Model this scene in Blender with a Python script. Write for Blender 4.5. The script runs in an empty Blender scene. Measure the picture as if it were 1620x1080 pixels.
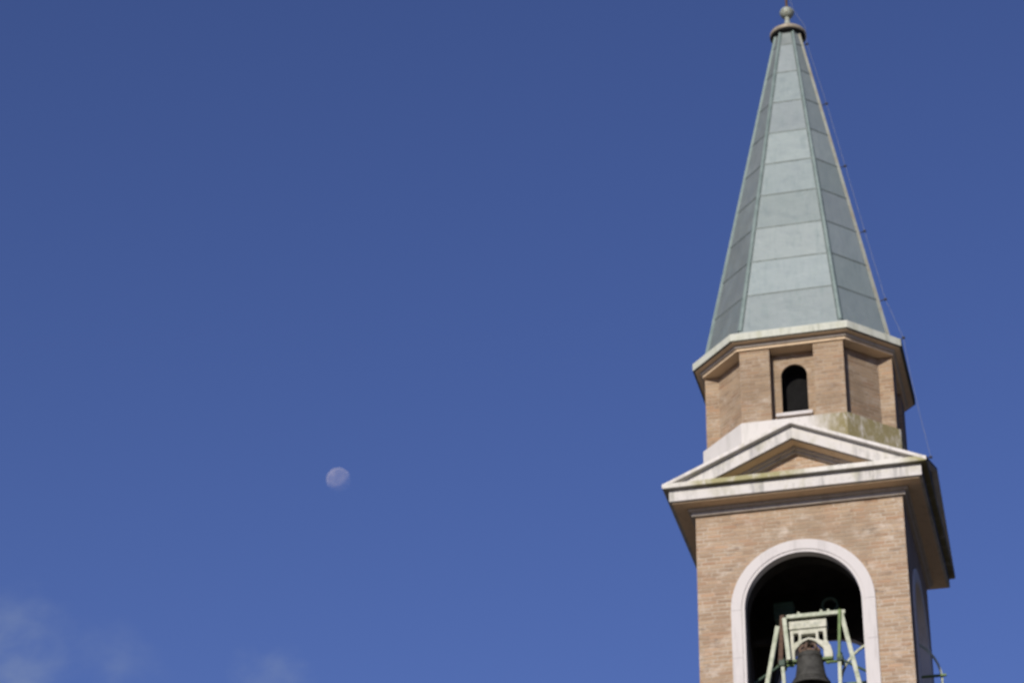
import bpy, bmesh, math, random
from mathutils import Vector, Matrix
random.seed(7)
S = bpy.context.scene
COL = S.collection

# ------------------------------------------------------------------ camera
cam_d = bpy.data.cameras.new("camera")
cam = bpy.data.objects.new("camera", cam_d)
COL.objects.link(cam)
yaw, pitch, roll = .2634, .5614, .0188
f = Vector((-math.sin(yaw) * math.cos(pitch), math.cos(yaw) * math.cos(pitch), math.sin(pitch)))
r = Vector((math.cos(yaw), math.sin(yaw), 0))
u = r.cross(f)
r2 = r * math.cos(roll) + u * math.sin(roll)
u2 = -r * math.sin(roll) + u * math.cos(roll)
M = Matrix((r2, u2, -f)).transposed().to_4x4()
M.translation = Vector((5.0489, -39.1393, 1.6))
cam.matrix_world = M
cam_d.sensor_width = 36
cam_d.lens = 88.9
cam_d.clip_start = .1
cam_d.clip_end = 30000
cam_d.dof.use_dof = True            # the photograph is focused short of the tower
cam_d.dof.focus_distance = 8.0
cam_d.dof.aperture_fstop = 8.8
S.camera = cam

# ------------------------------------------------------------------ sun + sky
SUN_AZ = math.radians(8)           # to the left of the front wall's normal
SUN_EL = math.radians(22.5)
sd = Vector((-math.sin(SUN_AZ) * math.cos(SUN_EL), -math.cos(SUN_AZ) * math.cos(SUN_EL), math.sin(SUN_EL)))
sun_d = bpy.data.lights.new("sun", 'SUN')
sun_d.energy = 4.2
sun_d.angle = math.radians(.5)
sun_d.color = (1.0, .93, .83)
sun = bpy.data.objects.new("sun", sun_d)
sun.rotation_euler = sd.to_track_quat('Z', 'Y').to_euler()
sun.location = (-20, -40, 60)
COL.objects.link(sun)

W = bpy.data.worlds.new("World")
S.world = W
W.use_nodes = True
nt = W.node_tree
nt.nodes.clear()


def N(tree, typ, **kw):
    n = tree.nodes.new(typ)
    for k, v in kw.items():
        if k.startswith('i_'):
            n.inputs[k[2:].replace('_', ' ')].default_value = v
        else:
            setattr(n, k, v)
    return n


sky = N(nt, 'ShaderNodeTexSky', sky_type='NISHITA', sun_disc=False)
sky.sun_elevation = SUN_EL
sky.sun_rotation = math.atan2(sd.x, sd.y)
sky.altitude = 50
sky.air_density = 1.0
sky.dust_density = .3
sky.ozone_density = 3.0
bg = N(nt, 'ShaderNodeBackground')
bg.inputs['Strength'].default_value = .067
wo = N(nt, 'ShaderNodeOutputWorld')
# thin cirrus low on the left: part of the sky itself
tc = N(nt, 'ShaderNodeTexCoord')
mp = N(nt, 'ShaderNodeMapping')
mp.inputs['Scale'].default_value = (1, 1, 1.5)
mp.inputs['Rotation'].default_value = (.35, .5, 0)
nz = N(nt, 'ShaderNodeTexNoise')
nz.inputs['Scale'].default_value = 34
nz.inputs['Detail'].default_value = 7
nz.inputs['Roughness'].default_value = .52
nz.inputs['Distortion'].default_value = .4
nt.links.new(tc.outputs['Generated'], mp.inputs['Vector'])
nt.links.new(mp.outputs['Vector'], nz.inputs['Vector'])
cr = N(nt, 'ShaderNodeMapRange', interpolation_type='SMOOTHSTEP')
cr.inputs['From Min'].default_value = .28
cr.inputs['From Max'].default_value = .70
nt.links.new(nz.outputs['Fac'], cr.inputs['Value'])
wz = N(nt, 'ShaderNodeTexNoise')
wz.inputs['Scale'].default_value = 38
wz.inputs['Detail'].default_value = 6
wz.inputs['Roughness'].default_value = .6
nt.links.new(mp.outputs['Vector'], wz.inputs['Vector'])
ws = N(nt, 'ShaderNodeVectorMath', operation='SUBTRACT')
ws.inputs[1].default_value = (.5, .5, .5)
nt.links.new(wz.outputs['Color'], ws.inputs[0])
wa = N(nt, 'ShaderNodeVectorMath', operation='MULTIPLY_ADD')
wa.inputs[1].default_value = (.034, .034, .034)
nt.links.new(ws.outputs[0], wa.inputs[0])
nt.links.new(tc.outputs['Generated'], wa.inputs[2])
acc = None
for d, lo, hi, amp in (((-0.4167, 0.8118, 0.4090), .036, .004, .66), ((-0.3879, 0.8289, 0.4031), .032, 0., .42), ((-0.3244, 0.8530, 0.4089), .019, 0., .46)):
    v = Vector(d).normalized()
    dp_ = N(nt, 'ShaderNodeVectorMath', operation='DISTANCE')
    dp_.inputs[1].default_value = v
    nt.links.new(wa.outputs[0], dp_.inputs[0])
    mr = N(nt, 'ShaderNodeMapRange', interpolation_type='SMOOTHSTEP')
    mr.inputs['From Min'].default_value = lo
    mr.inputs['From Max'].default_value = hi
    mr.inputs['To Max'].default_value = amp
    nt.links.new(dp_.outputs['Value'], mr.inputs['Value'])
    if acc is None:
        acc = mr.outputs['Result']
    else:
        mx = N(nt, 'ShaderNodeMath', operation='MAXIMUM')
        nt.links.new(acc, mx.inputs[0])
        nt.links.new(mr.outputs['Result'], mx.inputs[1])
        acc = mx.outputs[0]
ml = N(nt, 'ShaderNodeMath', operation='MULTIPLY')
nt.links.new(acc, ml.inputs[0])
nt.links.new(cr.outputs['Result'], ml.inputs[1])
tint = N(nt, 'ShaderNodeMix', data_type='RGBA', blend_type='MULTIPLY')
tint.inputs['Factor'].default_value = 1
SKY_TINT = (.99, .98, 1.53, 1)
tint.inputs[7].default_value = SKY_TINT
nt.links.new(sky.outputs['Color'], tint.inputs[6])
mixc = N(nt, 'ShaderNodeMix', data_type='RGBA')
mixc.inputs[7].default_value = (3.1, 4.0, 6.5, 1)
nt.links.new(ml.outputs[0], mixc.inputs['Factor'])
nt.links.new(tint.outputs[2], mixc.inputs[6])
nt.links.new(mixc.outputs[2], bg.inputs['Color'])
nt.links.new(bg.outputs['Background'], wo.inputs['Surface'])

S.view_settings.view_transform = 'Standard'
S.view_settings.look = 'None'
S.view_settings.exposure = 0
S.view_settings.gamma = 1
S.render.engine = 'CYCLES'
S.cycles.use_denoising = True
S.cycles.max_bounces = 8


# ------------------------------------------------------------------ materials
def mat(name, rough=.8, metallic=0.0, spec=.3):
    m = bpy.data.materials.new(name)
    m.use_nodes = True
    t = m.node_tree
    b = t.nodes['Principled BSDF']
    b.inputs['Roughness'].default_value = rough
    b.inputs['Metallic'].default_value = metallic
    b.inputs['Specular IOR Level'].default_value = spec
    return m, t, b


def noise(t, vec, scale, detail=6, rough=.6, dist=0):
    n = N(t, 'ShaderNodeTexNoise')
    n.inputs['Scale'].default_value = scale
    n.inputs['Detail'].default_value = detail
    n.inputs['Roughness'].default_value = rough
    n.inputs['Distortion'].default_value = dist
    t.links.new(vec, n.inputs['Vector'])
    return n.outputs['Fac']


def ramp(t, val, a, b, lo=0., hi=1.):
    m = N(t, 'ShaderNodeMapRange', interpolation_type='SMOOTHSTEP')
    m.inputs['From Min'].default_value = a
    m.inputs['From Max'].default_value = b
    m.inputs['To Min'].default_value = lo
    m.inputs['To Max'].default_value = hi
    t.links.new(val, m.inputs['Value'])
    return m.outputs['Result']


def math_(t, op, a, b):
    n = N(t, 'ShaderNodeMath', operation=op)
    for i, v in enumerate((a, b)):
        if isinstance(v, (int, float)):
            n.inputs[i].default_value = v
        else:
            t.links.new(v, n.inputs[i])
    return n.outputs[0]


def mix(t, fac, a, b, blend='MIX'):
    n = N(t, 'ShaderNodeMix', data_type='RGBA', blend_type=blend)
    for sock, v in ((n.inputs['Factor'], fac), (n.inputs[6], a), (n.inputs[7], b)):
        if isinstance(v, (int, float)):
            sock.default_value = v
        elif isinstance(v, tuple):
            sock.default_value = (*v, 1) if len(v) == 3 else v
        else:
            t.links.new(v, sock)
    return n.outputs[2]


def objvec(t, scale=(1, 1, 1)):
    c = N(t, 'ShaderNodeTexCoord')
    m = N(t, 'ShaderNodeMapping')
    m.inputs['Scale'].default_value = scale
    t.links.new(c.outputs['Object'], m.inputs['Vector'])
    return m.outputs['Vector']


def bump(t, b, h, strength, dist):
    n = N(t, 'ShaderNodeBump')
    n.inputs['Strength'].default_value = strength
    n.inputs['Distance'].default_value = dist
    t.links.new(h, n.inputs['Height'])
    t.links.new(n.outputs['Normal'], b.inputs['Normal'])


def brick_mat(name, c1, c2, mortar, patch, pale):
    m, t, b = mat(name, .9, 0, .15)
    uv = N(t, 'ShaderNodeUVMap')
    # slightly wandering courses
    wob = noise(t, objvec(t), 3.0, 3)
    sep = N(t, 'ShaderNodeVectorMath', operation='MULTIPLY_ADD')
    wv = N(t, 'ShaderNodeCombineXYZ')
    t.links.new(math_(t, 'SUBTRACT', wob, .5), wv.inputs[1])
    sep.inputs[1].default_value = (0, .035, 0)
    t.links.new(wv.outputs[0], sep.inputs[0])
    # each course slides by its own amount, so the head joints do not line up
    su = N(t, 'ShaderNodeSeparateXYZ')
    t.links.new(uv.outputs['UV'], su.inputs[0])
    row = math_(t, 'FLOOR', math_(t, 'DIVIDE', su.outputs['Y'], .072), 0)
    wn = N(t, 'ShaderNodeTexWhiteNoise', noise_dimensions='1D')
    t.links.new(row, wn.inputs['W'])
    sh = N(t, 'ShaderNodeCombineXYZ')
    t.links.new(math_(t, 'MULTIPLY', wn.outputs['Value'], .09), sh.inputs[0])
    ad0 = N(t, 'ShaderNodeVectorMath', operation='ADD')
    t.links.new(uv.outputs['UV'], ad0.inputs[0])
    t.links.new(sh.outputs[0], ad0.inputs[1])
    t.links.new(ad0.outputs[0], sep.inputs[2])
    br = N(t, 'ShaderNodeTexBrick')
    br.offset = .5
    br.squash = 1.0
    br.squash_frequency = 2
    for k, v in (('Scale', 1), ('Mortar Size', .010), ('Mortar Smooth', .4), ('Bias', -.1), ('Brick Width', .25), ('Row Height', .072)):
        br.inputs[k].default_value = v
    br.inputs['Color1'].default_value = (*c1, 1)
    br.inputs['Color2'].default_value = (*c2, 1)
    mn_ = noise(t, objvec(t), 2.4, 6, .7)
    mcol = mix(t, ramp(t, mn_, .38, .58), tuple(k * .78 + .06 for k in c1), mortar)
    mcol = mix(t, ramp(t, mn_, .36, .26), mcol, tuple(k * .34 for k in c2))  # dark patches of joint paint in the shadows of the bed joints
    t.links.new(mcol, br.inputs['Mortar'])
    t.links.new(sep.outputs[0], br.inputs['Vector'])
    # a second random per brick: some orange, some grey burnt bricks
    br2 = N(t, 'ShaderNodeTexBrick')
    br2.offset = .5
    br2.squash = 1.0
    br2.squash_frequency = 2
    for k, v in (('Scale', 1), ('Mortar Size', 0), ('Bias', -.55), ('Brick Width', .25), ('Row Height', .072)):
        br2.inputs[k].default_value = v
    br2.inputs['Color1'].default_value = (1, 1, 1, 1)
    br2.inputs['Color2'].default_value = (1.16, .88, .74, 1)
    off = N(t, 'ShaderNodeVectorMath', operation='ADD')
    off.inputs[1].default_value = (.25 * 40, .072 * 26, 0)
    t.links.new(sep.outputs[0], off.inputs[0])
    t.links.new(off.outputs[0], br2.inputs['Vector'])
    c = mix(t, .75, br.outputs['Color'], br2.outputs['Color'], 'MULTIPLY')
    ov = objvec(t)
    big = noise(t, ov, .9, 6, .65)
    c = mix(t, ramp(t, big, .45, .70, 0, .7), c, patch)
    eff = noise(t, objvec(t, (1.3, 1.3, 2.2)), 2.1, 8, .72)
    c = mix(t, ramp(t, eff, .50, .72, 0, .85), c, pale)
    soot = noise(t, objvec(t, (1.2, 1.2, 3)), 3.2, 9, .78)
    c = mix(t, ramp(t, soot, .53, .74, 0, .75), c, (.10, .085, .075))
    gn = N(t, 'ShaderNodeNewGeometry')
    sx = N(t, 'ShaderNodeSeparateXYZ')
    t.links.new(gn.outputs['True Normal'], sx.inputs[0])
    c = mix(t, ramp(t, sx.outputs['X'], .45, 1.05, 0, .75), c, (.075, .058, .045))  # right-facing brick darkened by normal: grime mixed with painted shade
    fine = noise(t, ov, 55, 3, .7)
    c = mix(t, 1.0, c, mix(t, fine, (.82, .82, .82), (1.18, 1.18, 1.18)), 'MULTIPLY')
    t.links.new(c, b.inputs['Base Color'])
    h = math_(t, 'ADD', math_(t, 'MULTIPLY', br.outputs['Fac'], -1), math_(t, 'MULTIPLY', fine, .6))
    bump(t, b, h, .8, .012)
    return m


def stone_mat(name, base, grime, moss, moss_fn=None, grime_amt=.6, moss_amt=.7, streak=(7, 7, .9), crust_shade=1., under=0.):
    m, t, b = mat(name, .85, 0, .2)
    ov = objvec(t)
    st = noise(t, objvec(t, streak), 1.0, 8, .68)
    c = mix(t, ramp(t, st, .48, .70, 0, grime_amt), base, grime)
    sp = noise(t, ov, 9, 8, .7)
    c = mix(t, ramp(t, sp, .56, .78, 0, grime_amt * .8), c, tuple(g * .6 for g in grime))
    if moss:
        mo = noise(t, objvec(t, (2.4, 2.4, 1.2)), 2.0, 8, .7, .3)
        fac = ramp(t, mo, .46, .66, 0, moss_amt)
        if moss_fn:
            fac = moss_fn(t, mo)
        mcol = mix(t, noise(t, ov, 22, 4, .7), moss, tuple(k * 1.7 for k in moss))
        c = mix(t, fac, c, mcol)
    # black algae doubling as painted shade on right-facing faces; undersides get painted shade
    gn = N(t, 'ShaderNodeNewGeometry')
    sx = N(t, 'ShaderNodeSeparateXYZ')
    t.links.new(gn.outputs['True Normal'], sx.inputs[0])
    shade_fac = math_(t, 'MULTIPLY', ramp(t, sx.outputs['X'], .75, .95), crust_shade)
    if under:
        shade_fac = math_(t, 'MAXIMUM', shade_fac, math_(t, 'MULTIPLY', ramp(t, sx.outputs['Z'], -.6, -.9), under))
    cn = noise(t, objvec(t, (3, 3, 1.5)), 2.0, 7, .7)
    c = mix(t, math_(t, 'MULTIPLY', shade_fac, ramp(t, cn, .25, .5, .7, 1)), c, mix(t, cn, (.014, .015, .011), (.045, .043, .034)))
    t.links.new(c, b.inputs['Base Color'])
    bump(t, b, noise(t, ov, 40, 5, .7), .35, .01)
    return m


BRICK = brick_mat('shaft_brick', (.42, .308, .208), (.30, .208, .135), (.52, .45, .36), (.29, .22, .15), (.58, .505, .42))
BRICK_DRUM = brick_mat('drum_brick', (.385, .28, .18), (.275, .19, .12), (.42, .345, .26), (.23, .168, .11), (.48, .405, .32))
STONE = stone_mat('white_stone', (.60, .575, .54), (.30, .295, .28), (.22, .21, .10), moss_amt=.3, grime_amt=.85, under=.3, streak=(4.5, 4.5, .8))


def plinth_moss(t, mo):
    c = N(t, 'ShaderNodeTexCoord')
    s = N(t, 'ShaderNodeSeparateXYZ')
    t.links.new(c.outputs['Object'], s.inputs[0])
    side = ramp(t, math_(t, 'ADD', s.outputs['X'], math_(t, 'MULTIPLY', mo, .9)), .6, 1.35)
    bl = noise(t, objvec(t, (4, 4, 1.3)), 1.7, 9, .75, .2)
    return math_(t, 'MULTIPLY', side, math_(t, 'MULTIPLY', ramp(t, mo, .30, .50, .5, 1), ramp(t, bl, .66, .54, .4, 1)))


def lip_moss(t, mo):
    c = N(t, 'ShaderNodeTexCoord')
    s = N(t, 'ShaderNodeSeparateXYZ')
    t.links.new(c.outputs['Object'], s.inputs[0])
    side = ramp(t, math_(t, 'ADD', s.outputs['X'], math_(t, 'MULTIPLY', mo, .8)), .75, .35)
    side2 = ramp(t, s.outputs['X'], 1.7, 2.1)
    side3 = ramp(t, s.outputs['X'], -1.9, -1.5)
    s1 = math_(t, 'MULTIPLY', side, side3)
    return math_(t, 'MULTIPLY', math_(t, 'MAXIMUM', s1, side2), ramp(t, mo, .34, .54, .3, .9))


PLINTH = stone_mat('plinth_stone', (.62, .59, .55), (.38, .37, .32), (.17, .145, .07), moss_fn=plinth_moss, grime_amt=.35, crust_shade=.6)
LIP = stone_mat('drip_stone', (.66, .635, .57), (.38, .37, .30), (.22, .20, .085), moss_fn=lip_moss, grime_amt=.6, under=.55)
EAVE = stone_mat('eave_stone', (.54, .55, .47), (.33, .345, .28), (.25, .25, .14), moss_amt=.35, grime_amt=.65, streak=(9, 9, 1.2), under=.9)
ROOF = stone_mat('roof_slab', (.66, .63, .59), (.36, .35, .32), (.24, .22, .10), moss_amt=.3, grime_amt=.6, under=.15)
PLASTER = stone_mat('soffit_plaster', (.64, .49, .33), (.42, .31, .20), None, grime_amt=.45, crust_shade=0)
MOULD = stone_mat('moulding_plaster', (.44, .395, .34), (.28, .235, .185), None, grime_amt=.6, crust_shade=.5)
SURR = stone_mat('arch_stone', (.58, .55, .53), (.42, .395, .38), None, grime_amt=.55, crust_shade=.5)


def simple(name, col, rough=.6, metallic=0., col2=None, sc=12, spec=.4, b_=.2):
    m, t, b = mat(name, rough, metallic, spec)
    ov = objvec(t)
    n = noise(t, ov, sc, 7, .7)
    c = mix(t, ramp(t, n, .35, .7), col, col2 or tuple(k * .6 for k in col))
    t.links.new(c, b.inputs['Base Color'])
    bump(t, b, noise(t, ov, sc * 5, 4), b_, .004)
    return m


def patina_mat():
    m, t, b = mat('patinated_sheet', .5, .22, .5)
    at = N(t, 'ShaderNodeAttribute', attribute_name='tint')
    at2 = N(t, 'ShaderNodeAttribute', attribute_name='stain')
    ov = objvec(t)
    c = mix(t, noise(t, objvec(t, (2, 2, .6)), 1.6, 6, .6), (.22, .266, .256), (.262, .298, .294))
    c = mix(t, 1.0, c, at.outputs['Color'], 'MULTIPLY')
    # rain streaks and chalky bloom
    st = noise(t, objvec(t, (9, 9, .5)), 1.2, 8, .7)
    c = mix(t, ramp(t, st, .48, .72, 0, .45), c, (.155, .205, .20))
    bl = noise(t, objvec(t, (3, 3, 1.5)), 2.3, 8, .75)
    c = mix(t, ramp(t, bl, .55, .78, 0, .35), c, (.38, .42, .41))
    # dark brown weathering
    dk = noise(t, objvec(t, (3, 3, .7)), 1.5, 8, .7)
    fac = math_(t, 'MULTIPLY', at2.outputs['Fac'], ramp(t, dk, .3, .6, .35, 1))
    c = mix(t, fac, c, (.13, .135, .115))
    t.links.new(c, b.inputs['Base Color'])
    rg = noise(t, ov, 5, 5, .6)
    t.links.new(ramp(t, rg, .3, .7, .42, .62), b.inputs['Roughness'])
    bump(t, b, noise(t, ov, 2.6, 4, .55), .4, .035)
    return m


PATINA = patina_mat()
RIDGE = simple('ridge_sheet', (.215, .27, .25), .6, .15, (.15, .20, .185), 4)
RIDGE_OLD = simple('ridge_sheet_stained', (.27, .285, .245), .6, .15, (.22, .20, .15), 3)
SEAM = simple('seam_sheet', (.16, .19, .18), .6, .2, (.10, .12, .11), 6)
FINIAL = simple('finial_copper', (.38, .42, .36), .55, .2, (.22, .21, .15), 14)
COLLAR = simple('collar_copper', (.36, .31, .24), .6, .2, (.2, .17, .12), 9)
RUST = simple('rusty_iron', (.12, .07, .045), .8, .1, (.05, .03, .022), 18)
IRON = simple('dark_iron', (.05, .045, .045), .7, .3, (.03, .028, .028), 20)
CABLE = simple('cable_metal', (.30, .30, .31), .6, .3, (.2, .2, .2), 20)
CREAM = simple('cream_paint', (.50, .525, .42), .65, 0, (.28, .32, .22), 8)
_t = CREAM.node_tree
_b = _t.nodes['Principled BSDF']
_c = _b.inputs['Base Color'].links[0].from_socket
_n = noise(_t, objvec(_t, (1, 1, .5)), 16, 8, .75)
_t.links.new(mix(_t, ramp(_t, _n, .58, .70, 0, .8), _c, (.16, .085, .045)), _b.inputs['Base Color'])
WHITE = simple('white_paint', (.56, .55, .46), .65, 0, (.34, .35, .26), 9)
GREEN = simple('green_paint', (.12, .19, .05), .6, 0, (.055, .09, .026), 8)
DKGREEN = simple('dark_green_paint', (.035, .075, .045), .6, 0, (.02, .04, .026), 8)
BRONZE = simple('bell_bronze', (.068, .067, .06), .75, .2, (.032, .031, .028), 9, .3, .6)
BRONZE_RUST = simple('crown_bronze', (.17, .11, .075), .7, .2, (.07, .05, .04), 22)
LETTER = simple('lettering', (.40, .42, .36), .6, 0)
JOINT = simple('joint_mortar', (.30, .28, .26), .9, 0)
SHADE_DARK = simple('shade_dark_plaster', (.035, .032, .028), .95, 0, (.02, .018, .016), 3, .1)  # near-black colour stands in for shade on arch reveals and chamber surfaces
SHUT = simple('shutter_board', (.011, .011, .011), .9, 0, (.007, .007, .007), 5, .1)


# ------------------------------------------------------------------ mesh helpers
def uv_world(bm):
    """UVs in metres: u along the face's horizontal tangent, v up."""
    L = bm.loops.layers.uv.verify()
    bm.normal_update()
    for fc in bm.faces:
        n = fc.normal
        if abs(n.z) > .9:
            tu, tv = Vector((1, 0, 0)), Vector((0, 1, 0))
        else:
            tu = Vector((-n.y, n.x, 0)).normalized()
            tv = Vector((0, 0, 1))
        for lp in fc.loops:
            lp[L].uv = (lp.vert.co.dot(tu), lp.vert.co.dot(tv))


def obj(name, bm, m, parent=None, smooth=False, bevel=0., loc=None):
    bmesh.ops.recalc_face_normals(bm, faces=bm.faces)
    uv_world(bm)
    me = bpy.data.meshes.new(name)
    bm.to_mesh(me)
    bm.free()
    me.materials.append(m)
    if smooth:
        for p in me.polygons:
            p.use_smooth = True
    o = bpy.data.objects.new(name, me)
    COL.objects.link(o)
    if parent:
        o.parent = parent
    if loc:
        o.location = loc
    if bevel:
        b = o.modifiers.new('bevel', 'BEVEL')
        b.width = bevel
        b.segments = 2
        b.limit_method = 'ANGLE'
        b.angle_limit = math.radians(40)
    return o


def empty(name, loc, label, cat, group=None, rz=0):
    o = bpy.data.objects.new(name, None)
    o.empty_display_size = .3
    o.location = loc
    o.rotation_euler = (0, 0, rz)
    o['label'] = label
    o['category'] = cat
    if group:
        o['group'] = group
    COL.objects.link(o)
    return o


def box(bm, x0, x1, y0, y1, z0, z1):
    v = [bm.verts.new(c) for c in ((x0, y0, z0), (x1, y0, z0), (x1, y1, z0), (x0, y1, z0), (x0, y0, z1), (x1, y0, z1), (x1, y1, z1), (x0, y1, z1))]
    for q in ((0, 3, 2, 1), (4, 5, 6, 7), (0, 1, 5, 4), (1, 2, 6, 5), (2, 3, 7, 6), (3, 0, 4, 7)):
        bm.faces.new([v[i] for i in q])


def prism(bm, poly, z0, z1, scale1=1.0):
    a = [bm.verts.new((x, y, z0)) for x, y in poly]
    b = [bm.verts.new((x * scale1, y * scale1, z1)) for x, y in poly]
    n = len(poly)
    bm.faces.new(a[::-1])
    bm.faces.new(b)
    for i in range(n):
        bm.faces.new((a[i], a[(i + 1) % n], b[(i + 1) % n], b[i]))


def plate(bm, polys, y0, y1):
    """2-D polygons in (x, z), welded, extruded from y0 to y1."""
    key = {}

    def vert(p):
        k = (round(p[0], 4), round(p[1], 4))
        if k not in key:
            key[k] = bm.verts.new((p[0], y0, p[1]))
        return key[k]
    fs = [bm.faces.new([vert(p) for p in poly]) for poly in polys]
    ex = bmesh.ops.extrude_face_region(bm, geom=fs)
    bmesh.ops.translate(bm, vec=(0, y1 - y0, 0), verts=[g for g in ex['geom'] if isinstance(g, bmesh.types.BMVert)])
    # keep the original front faces (extrude leaves them in place)


def rot(bm, ang, verts=None):
    bmesh.ops.rotate(bm, cent=(0, 0, 0), matrix=Matrix.Rotation(ang, 3, 'Z'), verts=verts or bm.verts[:])


def tube(bm, pts, rad, seg=10, cap=True):
    pts = [Vector(p) for p in pts]
    rings = []
    for i, p in enumerate(pts):
        d = (pts[min(i + 1, len(pts) - 1)] - pts[max(i - 1, 0)]).normalized()
        a = d.orthogonal().normalized()
        if rings:
            a = (pa - d * pa.dot(d)).normalized()
        pa = a
        b = d.cross(a)
        rr = rad[i] if isinstance(rad, (list, tuple)) else rad
        rings.append([bm.verts.new(p + (a * math.cos(t) + b * math.sin(t)) * rr) for t in (2 * math.pi * k / seg for k in range(seg))])
    for A, B in zip(rings, rings[1:]):
        for k in range(seg):
            bm.faces.new((A[k], A[(k + 1) % seg], B[(k + 1) % seg], B[k]))
    if cap:
        bm.faces.new(rings[0][::-1])
        bm.faces.new(rings[-1])


def bar(bm, p0, p1, w, h, up=(0, 0, 1)):
    """rectangular bar from p0 to p1; w across, h along 'up'."""
    p0, p1 = Vector(p0), Vector(p1)
    d = (p1 - p0).normalized()
    s = d.cross(Vector(up)).normalized()
    n = s.cross(d)
    v = []
    for p in (p0, p1):
        for a, b in ((-1, -1), (1, -1), (1, 1), (-1, 1)):
            v.append(bm.verts.new(p + s * a * w / 2 + n * b * h / 2))
    for q in ((3, 2, 1, 0), (4, 5, 6, 7), (0, 1, 5, 4), (1, 2, 6, 5), (2, 3, 7, 6), (3, 0, 4, 7)):
        bm.faces.new([v[i] for i in q])


def lathe(bm, prof, seg=48, centre=(0, 0, 0)):
    cx, cy, cz = centre
    rings = []
    for rr, z in prof:
        if rr < 1e-5:
            rings.append([bm.verts.new((cx, cy, cz + z))])
        else:
            rings.append([bm.verts.new((cx + rr * math.cos(2 * math.pi * k / seg), cy + rr * math.sin(2 * math.pi * k / seg), cz + z)) for k in range(seg)])
    for A, B in zip(rings, rings[1:]):
        for k in range(seg):
            k2 = (k + 1) % seg
            if len(A) == 1 and len(B) == 1:
                continue
            if len(A) == 1:
                bm.faces.new((A[0], B[k2], B[k]))
            elif len(B) == 1:
                bm.faces.new((A[k], A[k2], B[0]))
            else:
                bm.faces.new((A[k], A[k2], B[k2], B[k]))


def arch_wall(hw, z0, z1, r_, zs, zsill, seg=40):
    P = [[(-hw, z0), (-r_, z0), (-r_, zsill), (-hw, zsill)], [(-r_, z0), (r_, z0), (r_, zsill), (-r_, zsill)], [(r_, z0), (hw, z0), (hw, zsill), (r_, zsill)],
         [(-hw, zsill), (-r_, zsill), (-r_, zs), (-hw, zs)], [(r_, zsill), (hw, zsill), (hw, zs), (r_, zs)],
         [(-hw, zs), (-r_, zs), (-r_, z1), (-hw, z1)], [(r_, zs), (hw, zs), (hw, z1), (r_, z1)]]
    pt = [(-r_ * math.cos(math.pi * k / seg), zs + r_ * math.sin(math.pi * k / seg)) for k in range(seg + 1)]
    for a, b in zip(pt, pt[1:]):
        P.append([a, b, (b[0], z1), (a[0], z1)])
    return P


def arch_ring(ri, ro, zs, zbot, seg=40):
    P = [[(-ro, zbot), (-ri, zbot), (-ri, zs), (-ro, zs)], [(ri, zbot), (ro, zbot), (ro, zs), (ri, zs)]]
    for k in range(seg):
        t0, t1 = math.pi * k / seg, math.pi * (k + 1) / seg
        P.append([(-ri * math.cos(t0), zs + ri * math.sin(t0)), (-ri * math.cos(t1), zs + ri * math.sin(t1)),
                  (-ro * math.cos(t1), zs + ro * math.sin(t1)), (-ro * math.cos(t0), zs + ro * math.sin(t0))])
    return P


def octo(p, q):
    return [(q, -p), (p, -q), (p, q), (q, p), (-q, p), (-p, q), (-p, -q), (-q, -p)]


# ------------------------------------------------------------------ ground
bm = bmesh.new()
R = 9000
prev = None
n = 64
c0 = bm.verts.new((0, 0, 0))
ring = [bm.verts.new((R * math.cos(2 * math.pi * k / n), R * math.sin(2 * math.pi * k / n), 0)) for k in range(n)]
for k in range(n):
    bm.faces.new((c0, ring[k], ring[(k + 1) % n]))
g = obj('ground', bm, simple('ground_paving', (.17, .145, .11), .9, 0, (.12, .10, .075), .4, .2), None)
g['kind'] = 'structure'
g['label'] = 'pale stone paving around the foot of the bell tower'

# ------------------------------------------------------------------ bell tower
A, T = 1.75, .45
ZB, ZF0, ZF1, ZL1 = 21.96, 22.085, 22.32, 22.415
C_, LP = 2.131, 2.228
RI, RO, ZS, ZSILL = .965, 1.195, 20.14, 17.9
tower = empty('bell_tower', (0, 0, 0), 'brick bell tower with white arched belfry, stone pediments and tall grey-green metal spire', 'bell tower')

bm = bmesh.new()
for k in range(4):
    before = set(bm.verts)
    hw = A if k % 2 == 0 else A - T
    plate(bm, arch_wall(hw, -.4, ZB + .02, RI + .02, ZS, ZSILL), -A, -A + T)
    rot(bm, k * math.pi / 2, [v for v in bm.verts if v not in before])
box(bm, -A + T, A - T, -A + T, A - T, ZSILL - .3, ZSILL - .02)
shaft = obj('shaft', bm, BRICK, tower)
for k in range(4):
    bm = bmesh.new()
    plate(bm, arch_ring(RI + .05, RO, ZS, ZSILL), -A - .026, -A + .05)
    rot(bm, k * math.pi / 2)
    sr = obj('arch_surround', bm, SURR, shaft, bevel=.006)
    for sx_ in (-1, 1):
        for zj in (ZS, 19.28 if sx_ < 0 else 19.42, 18.6):
            x0_, x1_ = sorted((sx_ * (RI + .055), sx_ * (RO + .001)))
            bm = bmesh.new()
            box(bm, x0_, x1_, -A - .0267, -A, zj - .003, zj + .003)
            rot(bm, k * math.pi / 2)
            obj('block_joint', bm, JOINT, shaft)
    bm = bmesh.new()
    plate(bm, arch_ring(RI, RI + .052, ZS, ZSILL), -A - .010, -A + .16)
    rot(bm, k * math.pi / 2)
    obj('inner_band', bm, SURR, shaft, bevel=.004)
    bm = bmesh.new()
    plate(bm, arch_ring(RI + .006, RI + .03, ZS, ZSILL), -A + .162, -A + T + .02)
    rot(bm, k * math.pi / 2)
    obj('reveal_shade', bm, SHADE_DARK, shaft)  # added near-black sleeve that paints the arch reveal's shade

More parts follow.
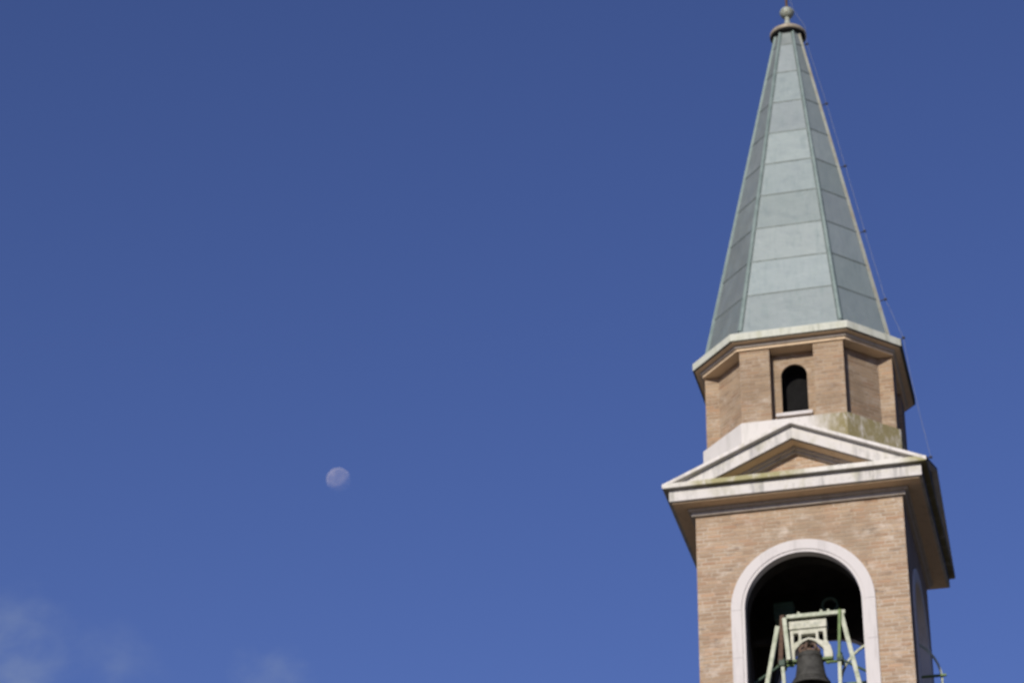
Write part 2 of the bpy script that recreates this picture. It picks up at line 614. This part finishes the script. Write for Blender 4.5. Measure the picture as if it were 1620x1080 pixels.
bm = bmesh.new()
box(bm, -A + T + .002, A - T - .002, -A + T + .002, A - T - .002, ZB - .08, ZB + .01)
obj('belfry_ceiling', bm, SHADE_DARK, tower)
# dark lining of the belfry chamber, its shade painted into the colour
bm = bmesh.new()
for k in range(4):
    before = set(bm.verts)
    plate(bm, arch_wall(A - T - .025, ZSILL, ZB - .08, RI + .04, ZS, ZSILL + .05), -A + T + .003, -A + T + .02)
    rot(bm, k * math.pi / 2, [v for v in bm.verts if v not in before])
obj('chamber_lining', bm, SHADE_DARK, tower)

bm = bmesh.new()
box(bm, -C_, C_, -C_, C_, ZF0 + .02, ZF1 + .004)
cornice = obj('cornice', bm, STONE, tower, bevel=.012)
bm = bmesh.new()
box(bm, -C_ + .05, C_ - .05, -C_ + .05, C_ - .05, ZF0, ZF0 + .03)
obj('soffit', bm, PLASTER, cornice)
bm = bmesh.new()
box(bm, 1.325, 1.333, -C_ - .002, -C_ + .03, ZF0 + .018, ZF1)
obj('block_joint', bm, JOINT, cornice)
bm = bmesh.new()
box(bm, -A - .11, A + .11, -A - .11, A + .11, ZF0 - .055, ZF0 + .005)
box(bm, -A - .06, A + .06, -A - .06, A + .06, ZB - .002, ZF0 - .05)
obj('moulding', bm, MOULD, cornice, bevel=.008)
bm = bmesh.new()
box(bm, -LP, LP, -LP, LP, ZF1, ZL1)
obj('drip_edge', bm, LIP, cornice, bevel=.012)

# gable roof: four gables meeting over a cross of ridges, valleys on the diagonals
ZA, SL, RL, TH = 23.388, .443, LP + .004, .072
bm = bmesh.new()
cz = ZA - SL * RL


def roofside(z):
    out = []
    cen = bm.verts.new((0, 0, ZA + z))
    mids = [bm.verts.new((RL * x, RL * y, ZA + z)) for x, y in ((0, -1), (1, 0), (0, 1), (-1, 0))]
    cors = [bm.verts.new((RL * x, RL * y, cz + z)) for x, y in ((1, -1), (1, 1), (-1, 1), (-1, -1))]
    for k in range(4):
        bm.faces.new((cen, mids[k], cors[k]))
        bm.faces.new((cen, cors[k - 1], mids[k]))
    return mids, cors


mt, ct = roofside(0)
mb_, cb = roofside(-TH)
for k in range(4):
    bm.faces.new((mt[k], ct[k], cb[k], mb_[k]))
    bm.faces.new((ct[k - 1], mt[k], mb_[k], cb[k - 1]))
obj('gable_roof', bm, ROOF, tower, bevel=.01)

ZLOW, SLOW = 23.083, .455
for k in range(4):
    up = lambda x: ZA - TH - SL * abs(x) + .008
    low = lambda x: max(ZLOW - SLOW * abs(x), ZL1 - .01)
    xb = (ZLOW - ZL1 + .01) / SLOW
    xe = 2.06

    def chevron(bm, hi, lo, y0, y1, xs):
        for s in (-1, 1):
            plate(bm, [[(s * a, lo(a)), (s * b, lo(b)), (s * b, hi(b)), (s * a, hi(a))] for a, b in zip(xs, xs[1:])], y0, y1)
    bm = bmesh.new()
    chevron(bm, up, low, -C_ - .001 * (k % 2), -A - .001, [0, xb, xe])
    bmesh.ops.remove_doubles(bm, verts=bm.verts[:], dist=1e-4)
    rot(bm, k * math.pi / 2)
    ped = obj('pediment', bm, STONE, tower)
    # plaster soffit under the raking fascia
    bm = bmesh.new()
    xs_ = (ZLOW - .012 - ZL1 + .005) / SLOW
    chevron(bm, lambda x: low(x) + .01, lambda x: max(low(x) - .012, ZL1 - .006), -C_ + .05, -A - .002, [0, xs_])
    rot(bm, k * math.pi / 2)
    obj('raking_soffit', bm, PLASTER, ped)
    bm = bmesh.new()
    xm = (ZLOW - .06 - ZL1 + .004) / SLOW
    chevron(bm, lambda x: low(x) + .005, lambda x: max(ZLOW - .06 - SLOW * x, ZL1 - .004), -A - .12, -A - .003, [0, xm])
    xm2 = (ZLOW - .11 - ZL1 + .003) / SLOW
    chevron(bm, lambda x: ZLOW - .055 - SLOW * x, lambda x: max(ZLOW - .11 - SLOW * x, ZL1 - .003), -A - .06, -A - .004, [0, xm2])
    rot(bm, k * math.pi / 2)
    obj('moulding', bm, MOULD, ped)
    bm = bmesh.new()
    x9 = (ZLOW - ZL1 + .05) / SLOW
    plate(bm, [[(-x9, ZL1 - .02), (x9, ZL1 - .02), (0, ZLOW + .03)]], -A + .0, -A + .2)
    rot(bm, k * math.pi / 2)
    obj('tympanum', bm, BRICK, ped)

# plinth of the drum
bm = bmesh.new()
ZP = 23.71
prism(bm, octo(1.74, .913), 22.3, ZP)
obj('plinth', bm, PLINTH, tower, bevel=.015)

# drum
DP, DQ, DI, DT, ZD = 1.668, .913, .385, .245, 25.196
bm = bmesh.new()
WR, WS, WB = .228, 24.735, 23.97
for k in range(4):
    before = set(bm.verts)
    pier_face = [((-DQ, -DP), (-DI, -DP)), ((-DI, -DP), (-DI, -DP + DT)), ((DI, -DP + DT), (DI, -DP)), ((DI, -DP), (DQ, -DP)),
                 ((DQ, -DP), (DQ, -DP + DT)), ((DQ, -DP + DT), (DP - DT, -DQ)), ((-DQ, -DP + DT), (-DQ, -DP))]
    for (a, b) in pier_face:
        v = [bm.verts.new((a[0], a[1], ZP - .01)), bm.verts.new((b[0], b[1], ZP - .01)), bm.verts.new((b[0], b[1], ZD + .01)), bm.verts.new((a[0], a[1], ZD + .01))]
        bm.faces.new(v)
    plate(bm, arch_wall(DI, ZP - .01, ZD + .01, WR, WS, WB, 24), -DP + DT, -DP + DT + .3)
    rot(bm, k * math.pi / 2, [v for v in bm.verts if v not in before])
bmesh.ops.remove_doubles(bm, verts=bm.verts[:], dist=1e-4)
drum = obj('drum', bm, BRICK_DRUM, tower)
# bmesh normal recalculation on an open shell is unreliable for UVs only; shading is two-sided
for k in range(4):
    bm = bmesh.new()
    box(bm, -.34, .30, -DP + DT - .07, -DP + DT + .2, 23.905, 23.972)
    rot(bm, k * math.pi / 2)
    obj('window_sill', bm, SURR, drum, bevel=.006)
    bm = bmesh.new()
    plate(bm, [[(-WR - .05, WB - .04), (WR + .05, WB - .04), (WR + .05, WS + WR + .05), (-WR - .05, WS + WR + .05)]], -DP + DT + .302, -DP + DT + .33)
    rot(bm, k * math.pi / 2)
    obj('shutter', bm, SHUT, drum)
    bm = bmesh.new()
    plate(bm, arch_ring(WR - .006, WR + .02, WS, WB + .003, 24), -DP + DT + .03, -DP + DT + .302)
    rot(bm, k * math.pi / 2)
    obj('reveal_shade', bm, SHUT, drum)  # window reveal's shade, put in as an added dark sleeve
    bm = bmesh.new()
    plate(bm, arch_ring(WR + .001, WR + .12, WS, WS - .002, 16), -DP + DT - .006, -DP + DT + .02)
    rot(bm, k * math.pi / 2)
    obj('window_arch', bm, BRICK_DRUM, drum)

# eave of the spire
EP, EQ, ZE0, ZE1 = 1.869, 1.03, 25.298, 25.466
bm = bmesh.new()
prism(bm, octo(EP, EQ), ZE0 + .015, ZE1)
eave = obj('eave', bm, EAVE, tower, bevel=.012)
bm = bmesh.new()
prism(bm, octo(EP - .04, EQ - .02), ZE0, ZE0 + .02)
obj('soffit', bm, PLASTER, eave)
bm = bmesh.new()
prism(bm, octo(1.735, .975), ZE0 - .055, ZE0 + .003)
obj('moulding', bm, MOULD, eave, bevel=.008)
bm = bmesh.new()
prism(bm, octo(1.70, .955), ZD, ZE0 - .052)
obj('lower_soffit', bm, PLASTER, eave)

# spire
ZAP = 34.615
SEAMZ = [25.46, 26.461, 27.28, 28.10, 28.928, 29.741, 30.557, 31.387, 32.214, 32.997, 33.47]


def sp(z):
    t = (ZAP - z) / (ZAP - 25.71)
    return octo(1.6275 * t, .8951 * t)


LEAN = lambda z: (z - 25.46) / 8 * .035


def spv(z):
    return [(x + LEAN(z), y, z) for x, y in sp(z)]


bm = bmesh.new()
tl = bm.faces.layers.float_color.new('tint')
sl_ = bm.faces.layers.float.new('stain')
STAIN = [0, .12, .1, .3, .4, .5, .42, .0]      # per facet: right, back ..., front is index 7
rings = [[bm.verts.new(p) for p in spv(z)] for z in SEAMZ]
for j in range(len(SEAMZ) - 1):
    for i in range(8):
        fc = bm.faces.new((rings[j][i], rings[j][(i + 1) % 8], rings[j + 1][(i + 1) % 8], rings[j + 1][i]))
        v = random.uniform(.88, 1.10)
        fc[tl] = (v * random.uniform(.985, 1.015), v, v * random.uniform(.98, 1.02), 1)
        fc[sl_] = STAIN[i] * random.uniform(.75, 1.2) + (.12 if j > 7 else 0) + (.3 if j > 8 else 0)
bm.faces.new(rings[-1])
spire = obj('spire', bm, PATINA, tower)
# horizontal lap seams on every facet, coloured dark for their edge shadows
bm = bmesh.new()
for z in SEAMZ[1:-1]:
    P = [Vector(p) for p in spv(z)]
    for i in range(8):
        a, b = P[i], P[(i + 1) % 8]
        nrm = Vector((b.y - a.y, a.x - b.x, 0)).normalized()
        m_ = (a + b) / 2
        bar(bm, a - nrm * .004, b - nrm * .004 + Vector((0, 0, random.uniform(-.008, .008))), .026, .022)
obj('lap_seam', bm, SEAM, spire)
for i in range(8):
    bm = bmesh.new()
    zs_ = [25.64] + SEAMZ[1:-1] + [33.42]
    pts = [Vector(spv(z)[i]) for z in zs_]
    out = Vector((pts[0].x, pts[0].y, 0)).normalized()
    side = Vector((-out.y, out.x, 0))
    rows = []
    for z, p in zip(zs_, pts):
        w = .046 - .018 * (z - 25.6) / 8
        prof = [(-w, -.030), (-w * .9, -.004), (-.016, .014), (0, .030), (.016, .014), (w * .9, -.004), (w, -.030)]
        rows.append([bm.verts.new(p + side * s_ + out * (o_ + .004)) for s_, o_ in prof])
    for a_, b_ in zip(rows, rows[1:]):
        for q in range(len(a_) - 1):
            bm.faces.new((a_[q], a_[q + 1], b_[q + 1], b_[q]))
    bm.faces.new(rows[0])
    bm.faces.new(rows[-1][::-1])
    obj('ridge_cap', bm, RIDGE_OLD if i in (1, 2) else RIDGE, spire)
    bm = bmesh.new()
    for s_ in (-1, 1):
        tube(bm, [p + side * s_ * (.05 - .018 * (z - 25.6) / 8) - out * .02 for z, p in zip(zs_, pts)], .009, 6)
    obj('ridge_welt', bm, SEAM, spire)

# finial
FX = LEAN(33.5)
bm = bmesh.new()
lathe(bm, [(.0, 33.41), (.25, 33.41), (.345, 33.385), (.36, 33.40), (.362, 33.46), (.345, 33.485), (.22, 33.54), (.15, 33.57), (0, 33.58)], 48, (FX, 0, 0))
fin = obj('finial', bm, COLLAR, tower, True)
bm = bmesh.new()
lathe(bm, [(.13, 33.54), (.105, 33.62), (.075, 33.72), (.052, 33.82), (.045, 33.92), (.0, 33.93)], 32, (FX, 0, 0))
obj('stem', bm, FINIAL, fin, True)
bm = bmesh.new()
lathe(bm, [(.0, 33.375), (.335, 33.375), (.34, 33.39), (0, 33.40)], 48, (FX, 0, 0))
obj('collar_underside_shade', bm, IRON, fin)  # added dark disc: shade painted under the collar
bm = bmesh.new()
lathe(bm, [(.14 * math.sin(math.pi * k / 20) + (1e-6 if 0 < k < 20 else 0), 34.02 - .13 * math.cos(math.pi * k / 20)) for k in range(21)], 36, (FX, 0, 0))
lathe(bm, [(.135, 34.0), (.147, 34.01), (.147, 34.03), (.135, 34.04)], 36, (FX, 0, 0))
obj('ball', bm, FINIAL, fin, True)
bm = bmesh.new()
tube(bm, [(FX, 0, 34.1), (FX + .004, 0, 34.6), (FX + .01, 0, 35.5)], .027, 10)
obj('rod', bm, RUST, fin)

# ------------------------------------------------------------------ lightning conductor
lc = empty('lightning_conductor', (1.9, -1.1, 22.4), 'thin grey wire held off the right edge of the spire by small dark brackets', 'lightning conductor')


def ridge_rf(z):
    return Vector(spv(z)[1])


stand = Vector((.93, -.37, 0)).normalized()
BR = []
for z, off in ((33.02, .13), (31.36, .17), (29.72, .17), (28.08, .17), (26.44, .18)):
    p = ridge_rf(z)
    BR.append((p - stand * .01, p + stand * off * .82 - Vector((0, 0, .01))))
BR.append((Vector((1.84, -1.03, 25.42)), Vector((1.915, -1.05, 25.47))))
BR.append((Vector((2.20, -2.06, 22.46)), Vector((2.29, -2.03, 22.47))))
off0 = Vector((1.9, -1.1, 22.4))
for a, b in BR:
    bm = bmesh.new()
    tube(bm, [a - off0, b - off0], .008, 8)
    tube(bm, [b - off0 - Vector((.024, 0, .0)), b - off0 + Vector((.024, 0, 0))], .023, 10)
    obj('bracket', bm, IRON, lc)
cab = [Vector((FX + .035, -.03, 35.4)), Vector((FX + .075, -.05, 34.35)), Vector((FX + .15, -.08, 34.0)), Vector((FX + .36, -.15, 33.5))] + [b for a, b in BR[:-1]] + [Vector((2.0, -1.2, 24.6)), Vector((2.13, -1.6, 23.6))] + [BR[-1][1]] + [Vector((2.27, -2.0, 22.2)), Vector((2.3, -2.0, 20))]
bm = bmesh.new()
tube(bm, [p - off0 for p in cab[:-2]], .0026, 8)
obj('cable', bm, CABLE, lc)

# ------------------------------------------------------------------ bells and their frames (built facing -y, pivot height 19.42)
ZPV = 19.42


def build_bell(label, loc, rz, wheel_x, wheel_m):
    t = empty('bell', loc, label, 'bell', 'bells hung in the belfry arches', rz)
    bm = bmesh.new()
    z0 = 18.985 - ZPV
    prof = [(.335, 0), (.345, .02), (.335, .055), (.305, .10), (.272, .17), (.25, .26), (.236, .36), (.226, .46), (.218, .54), (.205, .585), (.17, .615), (.10, .63), (0, .632)]
    inner = [(0, .59), (.12, .575), (.175, .54), (.195, .44), (.215, .28), (.245, .14), (.30, .03), (.335, 0)]
    lathe(bm, [(a * .97, z0 + b) for a, b in inner + prof[1:]], 56)
    for zz, rr in ((.115, .300), (.13, .294), (.50, .2245), (.525, .222), (.07, .329)):
        rr *= .97
        lathe(bm, [(rr - .004, z0 + zz - .008), (rr + .006, z0 + zz - .004), (rr + .006, z0 + zz + .004), (rr - .004, z0 + zz + .008)], 56)
    body = obj('bell_body', bm, BRONZE, t, True)
    # crown loops
    bm = bmesh.new()
    for k in range(6):
        a = k * math.pi / 3 + .3
        cx, sx = math.cos(a), math.sin(a)
        tube(bm, [(.15 * cx, .15 * sx, z0 + .62), (.165 * cx, .165 * sx, z0 + .69), (.12 * cx, .12 * sx, z0 + .75), (.03 * cx, .03 * sx, z0 + .76)], .026, 8)
    lathe(bm, [(.17, z0 + .60), (.17, z0 + .645), (0, z0 + .65)], 24)
    obj('crown', bm, BRONZE_RUST, t, True)
    bm = bmesh.new()
    tube(bm, [(0, 0, z0 + .58), (0, 0, z0 + .12)], .022, 8)
    lathe(bm, [(0, z0 - .02), (.05, z0 + .0), (.07, z0 + .05), (.05, z0 + .1), (0, z0 + .12)], 20)
    obj('clapper', bm, IRON, t, True)
    # cast yoke: rectangular head, pierced arms, feet down at the pivots
    zz = lambda z: z - ZPV
    half = [
        [(0, 19.94), (.12, 19.94), (.12, 20.035), (0, 20.035)],
        [(.12, 19.94), (.165, 19.965), (.165, 20.035), (.12, 20.035)],
        [(.165, 19.965), (.245, 19.965), (.245, 20.035), (.165, 20.035)],
        [(.245, 19.965), (.305, 19.93), (.305, 20.035), (.245, 20.035)],
        [(.12, 19.84), (.17, 19.83), (.165, 19.965), (.12, 19.94)],
        [(.25, 19.79), (.305, 19.81), (.305, 19.93), (.245, 19.965)],
        [(.12, 19.84), (.10, 19.80), (.155, 19.745), (.25, 19.79), (.17, 19.83)],
        [(.25, 19.79), (.155, 19.745), (.235, 19.66), (.36, 19.69), (.305, 19.81)],
        [(.235, 19.66), (.24, 19.56), (.24, 19.49), (.39, 19.49), (.385, 19.60), (.36, 19.69)],
        [(0, 19.84), (.10, 19.80), (.12, 19.84), (.06, 19.865), (0, 19.88)],
    ]
    bm = bmesh.new()
    for s in (-1, 1):
        plate(bm, [[(s * x, zz(z)) for x, z in q] for q in half], -.055, .055)
    bmesh.ops.remove_doubles(bm, verts=bm.verts[:], dist=1e-4)
    yk = obj('headstock', bm, WHITE, t, bevel=.01)
    bm = bmesh.new()
    box(bm, -.315, .315, -.085, .085, zz(20.03), zz(20.18))
    obj('head_plate', bm, WHITE, yk, bevel=.012)
    bm = bmesh.new()
    rnd = random.Random(3)
    for x0, x1 in ((-.25, -.115), (-.065, .06), (.11, .235)):
        x = x0
        while x < x1:
            w = rnd.choice((.014, .02, .024))
            h = rnd.uniform(.035, .045)
            box(bm, x, x + .006, -.088, -.084, zz(20.082), zz(20.082 + h))
            if rnd.random() < .6:
                box(bm, x + .0065, x + w, -.0875, -.084, zz(20.082 + rnd.choice((0, .017, .033))), zz(20.082 + .04) if rnd.random() < .2 else zz(20.125))
            x += w + .013
    obj('worn_lettering', bm, LETTER, yk)
    # pivots, axle and swinging wheel
    for s in (-1, 1):
        bm = bmesh.new()
        box(bm, s * .30 - .085, s * .30 + .085, -.06, .06, zz(19.455), zz(19.492))
        tube(bm, [(s * .26, 0, 0), (s * .56, 0, 0)], .024, 12)
        tube(bm, [(s * .30, 0, zz(19.46)), (s * .30, 0, zz(19.39))], .02, 8)
        obj('pivot', bm, GREEN, t)
    if wheel_m is None:
        return t
    bm = bmesh.new()
    rw = .87
    seg = 72
    rg = []
    for k in range(seg):
        a = 2 * math.pi * k / seg
        rg.append([bm.verts.new((wheel_x + dx, rr * math.cos(a), rr * math.sin(a))) for dx, rr in ((-.02, rw - .036), (.02, rw - .036), (.02, rw), (.006, rw - .014), (-.006, rw - .014), (-.02, rw))])
    for k in range(seg):
        P, Q = rg[k], rg[(k + 1) % seg]
        for q in range(6):
            bm.faces.new((P[q], P[(q + 1) % 6], Q[(q + 1) % 6], Q[q]))
    wh = obj('wheel', bm, wheel_m, t)
    bm = bmesh.new()
    bar(bm, (wheel_x - .045, -(rw + .06), .06), (wheel_x - .045, rw + .13, .06), .03, .05, (1, 0, 0))
    obj('crossbar', bm, GREEN, wh)
    return t


def build_frame(label, loc, rz, front=True):
    t = empty('bell_trestle', loc, label, 'trestle', 'steel trestles carrying the bells', rz)
    zz = lambda z: z - ZPV
    bm = bmesh.new()
    bar(bm, (-.375, -.1, zz(20.25)), (.61, -.1, zz(20.25)), .07, .068)
    obj('top_beam', bm, CREAM, t, bevel=.006)
    for s in (-1, 1):
        bm = bmesh.new()
        bar(bm, (.545 if s > 0 else -.527, -.1, zz(20.22 if s > 0 else 20.10)), (s * .80, -.1, zz(18.80)), .075, .07, (0, 1, 0))
        obj('leg', bm, CREAM, t, bevel=.006)
        bm = bmesh.new()
        if s > 0:
            bar(bm, (.525, -.15, zz(20.28)), (.47, -.15, zz(19.40)), .05, .05, (0, 1, 0))
        else:
            bar(bm, (-.405, -.15, zz(20.22)), (-.36, -.15, zz(19.45)), .07, .05, (0, 1, 0))
        obj('tie_post', bm, GREEN if s > 0 else CREAM, t, bevel=.004)
        bm = bmesh.new()
        bar(bm, (s * .47, -.1, zz(19.36)), (s * .455, -.1, zz(18.75)), .06, .06, (0, 1, 0))
        obj('lower_post', bm, CREAM, t, bevel=.005)
        bm = bmesh.new()
        box(bm, s * .48 - .05, s * .48 + .05, -.16, .07, -.055, .05)
        lathe(bm, [(0, -.03), (.045, -.03), (.045, .075), (0, .08)], 16, (s * .48, -.1, .02))
        obj('bearing', bm, DKGREEN, t, bevel=.006)
        if front:
            bm = bmesh.new()
            tube(bm, [(s * .50, -.1, -.02), (s * .96, -.1, -.31)], .022, 10)
            obj('strut', bm, DKGREEN, t)
    bm = bmesh.new()
    bar(bm, (-.44, -.13, zz(20.28)), (-.505, -.13, zz(19.38)), .075, .04, (0, 1, 0))
    obj('lever', bm, RUST, t, bevel=.004)
    for x in (-.17, .21, .33):
        bm = bmesh.new()
        tube(bm, [(x, -.1, zz(20.28)), (x, -.1, zz(20.325))], .025, 8)
        obj('bolt', bm, CREAM, t)
    bm = bmesh.new()
    bar(bm, (-.97, -.1, zz(18.80)), (.97, -.1, zz(18.80)), .12, .12)
    obj('base_beam', bm, CREAM, t, bevel=.006)
    if front:
        bm = bmesh.new()
        box(bm, -.66, -.33, .45, .65, 1.08, 1.40)
        for k in range(5):
            box(bm, -.67, -.32, .43, .47, 1.12 + k * .055, 1.145 + k * .055)
        bar(bm, (-.47, .5, 1.10), (-.42, .0, zz(20.25)), .05, .06)
        obj('gearbox', bm, DKGREEN, t, bevel=.01)
        bm = bmesh.new()
        lathe(bm, [(.11, -.03), (.145, -.03), (.13, 0), (.145, .03), (.11, .03), (.11, -.03)], 32)
        bmesh.ops.rotate(bm, cent=(0, 0, 0), matrix=Matrix.Rotation(math.pi / 2, 3, 'X'), verts=bm.verts[:])
        bmesh.ops.translate(bm, vec=(.28, .55, 1.30), verts=bm.verts[:])
        bar(bm, (.28, .55, 1.30 - .11), (.25, .0, zz(20.27)), .05, .05)
        obj('pulley', bm, DKGREEN, t)
    return t


build_bell('dark bronze bell under a white cast headstock in the front arch', (-.03, -1.0, ZPV), 0, -.47, None)
build_frame('cream steel trestle with green posts standing in the front arch', (0, -1.0, ZPV), 0)
build_bell('bell with a big cream wheel in the shaded right-hand arch', (1.165, -.37, ZPV), math.pi / 2, .47, CREAM)
build_frame('bell trestle standing in the shaded right-hand arch', (1.15, -.37, ZPV), math.pi / 2, False)

# dark green cross beams inside the chamber
for (y, z, lab) in ((.85, 20.76, 'dark steel beam across the back of the belfry chamber'),):
    bm = bmesh.new()
    box(bm, -1.29, 1.29, -.05, .05, -.045, .045)
    o = obj('steel_beam', bm, SHADE_DARK, None, loc=(0, y, z))
    o['label'] = lab
    o['category'] = 'beam'

# ------------------------------------------------------------------ moon (a far sphere lit by the same sun)
MD = 9000.0
mdir = Vector((-0.2923, 0.8253, 0.4832)).normalized()
bm = bmesh.new()
bmesh.ops.create_uvsphere(bm, u_segments=64, v_segments=32, radius=MD * math.tan(math.radians(.272)))
m = bpy.data.materials.new('moon_dust')
m.use_nodes = True
t = m.node_tree
t.nodes.clear()
ov = objvec(t)
mn = noise(t, ov, .016, 4, .55)
mc = mix(t, ramp(t, mn, .42, .62), (.19, .158, .105), (.10, .084, .057))
df = N(t, 'ShaderNodeBsdfDiffuse')
df.inputs['Roughness'].default_value = 1
t.links.new(mc, df.inputs['Color'])
tr = N(t, 'ShaderNodeBsdfTransparent')
ad = N(t, 'ShaderNodeAddShader')
t.links.new(df.outputs[0], ad.inputs[0])
t.links.new(tr.outputs[0], ad.inputs[1])
geo = N(t, 'ShaderNodeNewGeometry')
ms = N(t, 'ShaderNodeMixShader')
t.links.new(geo.outputs['Backfacing'], ms.inputs[0])
t.links.new(ad.outputs[0], ms.inputs[1])
t.links.new(tr.outputs[0], ms.inputs[2])
mo_ = N(t, 'ShaderNodeOutputMaterial')
t.links.new(ms.outputs[0], mo_.inputs['Surface'])
moon = obj('moon', bm, m, None, True, loc=tuple(Vector(cam.matrix_world.translation) + mdir * MD))
moon['label'] = 'pale gibbous daytime moon in the blue sky left of the tower'
moon['category'] = 'moon'
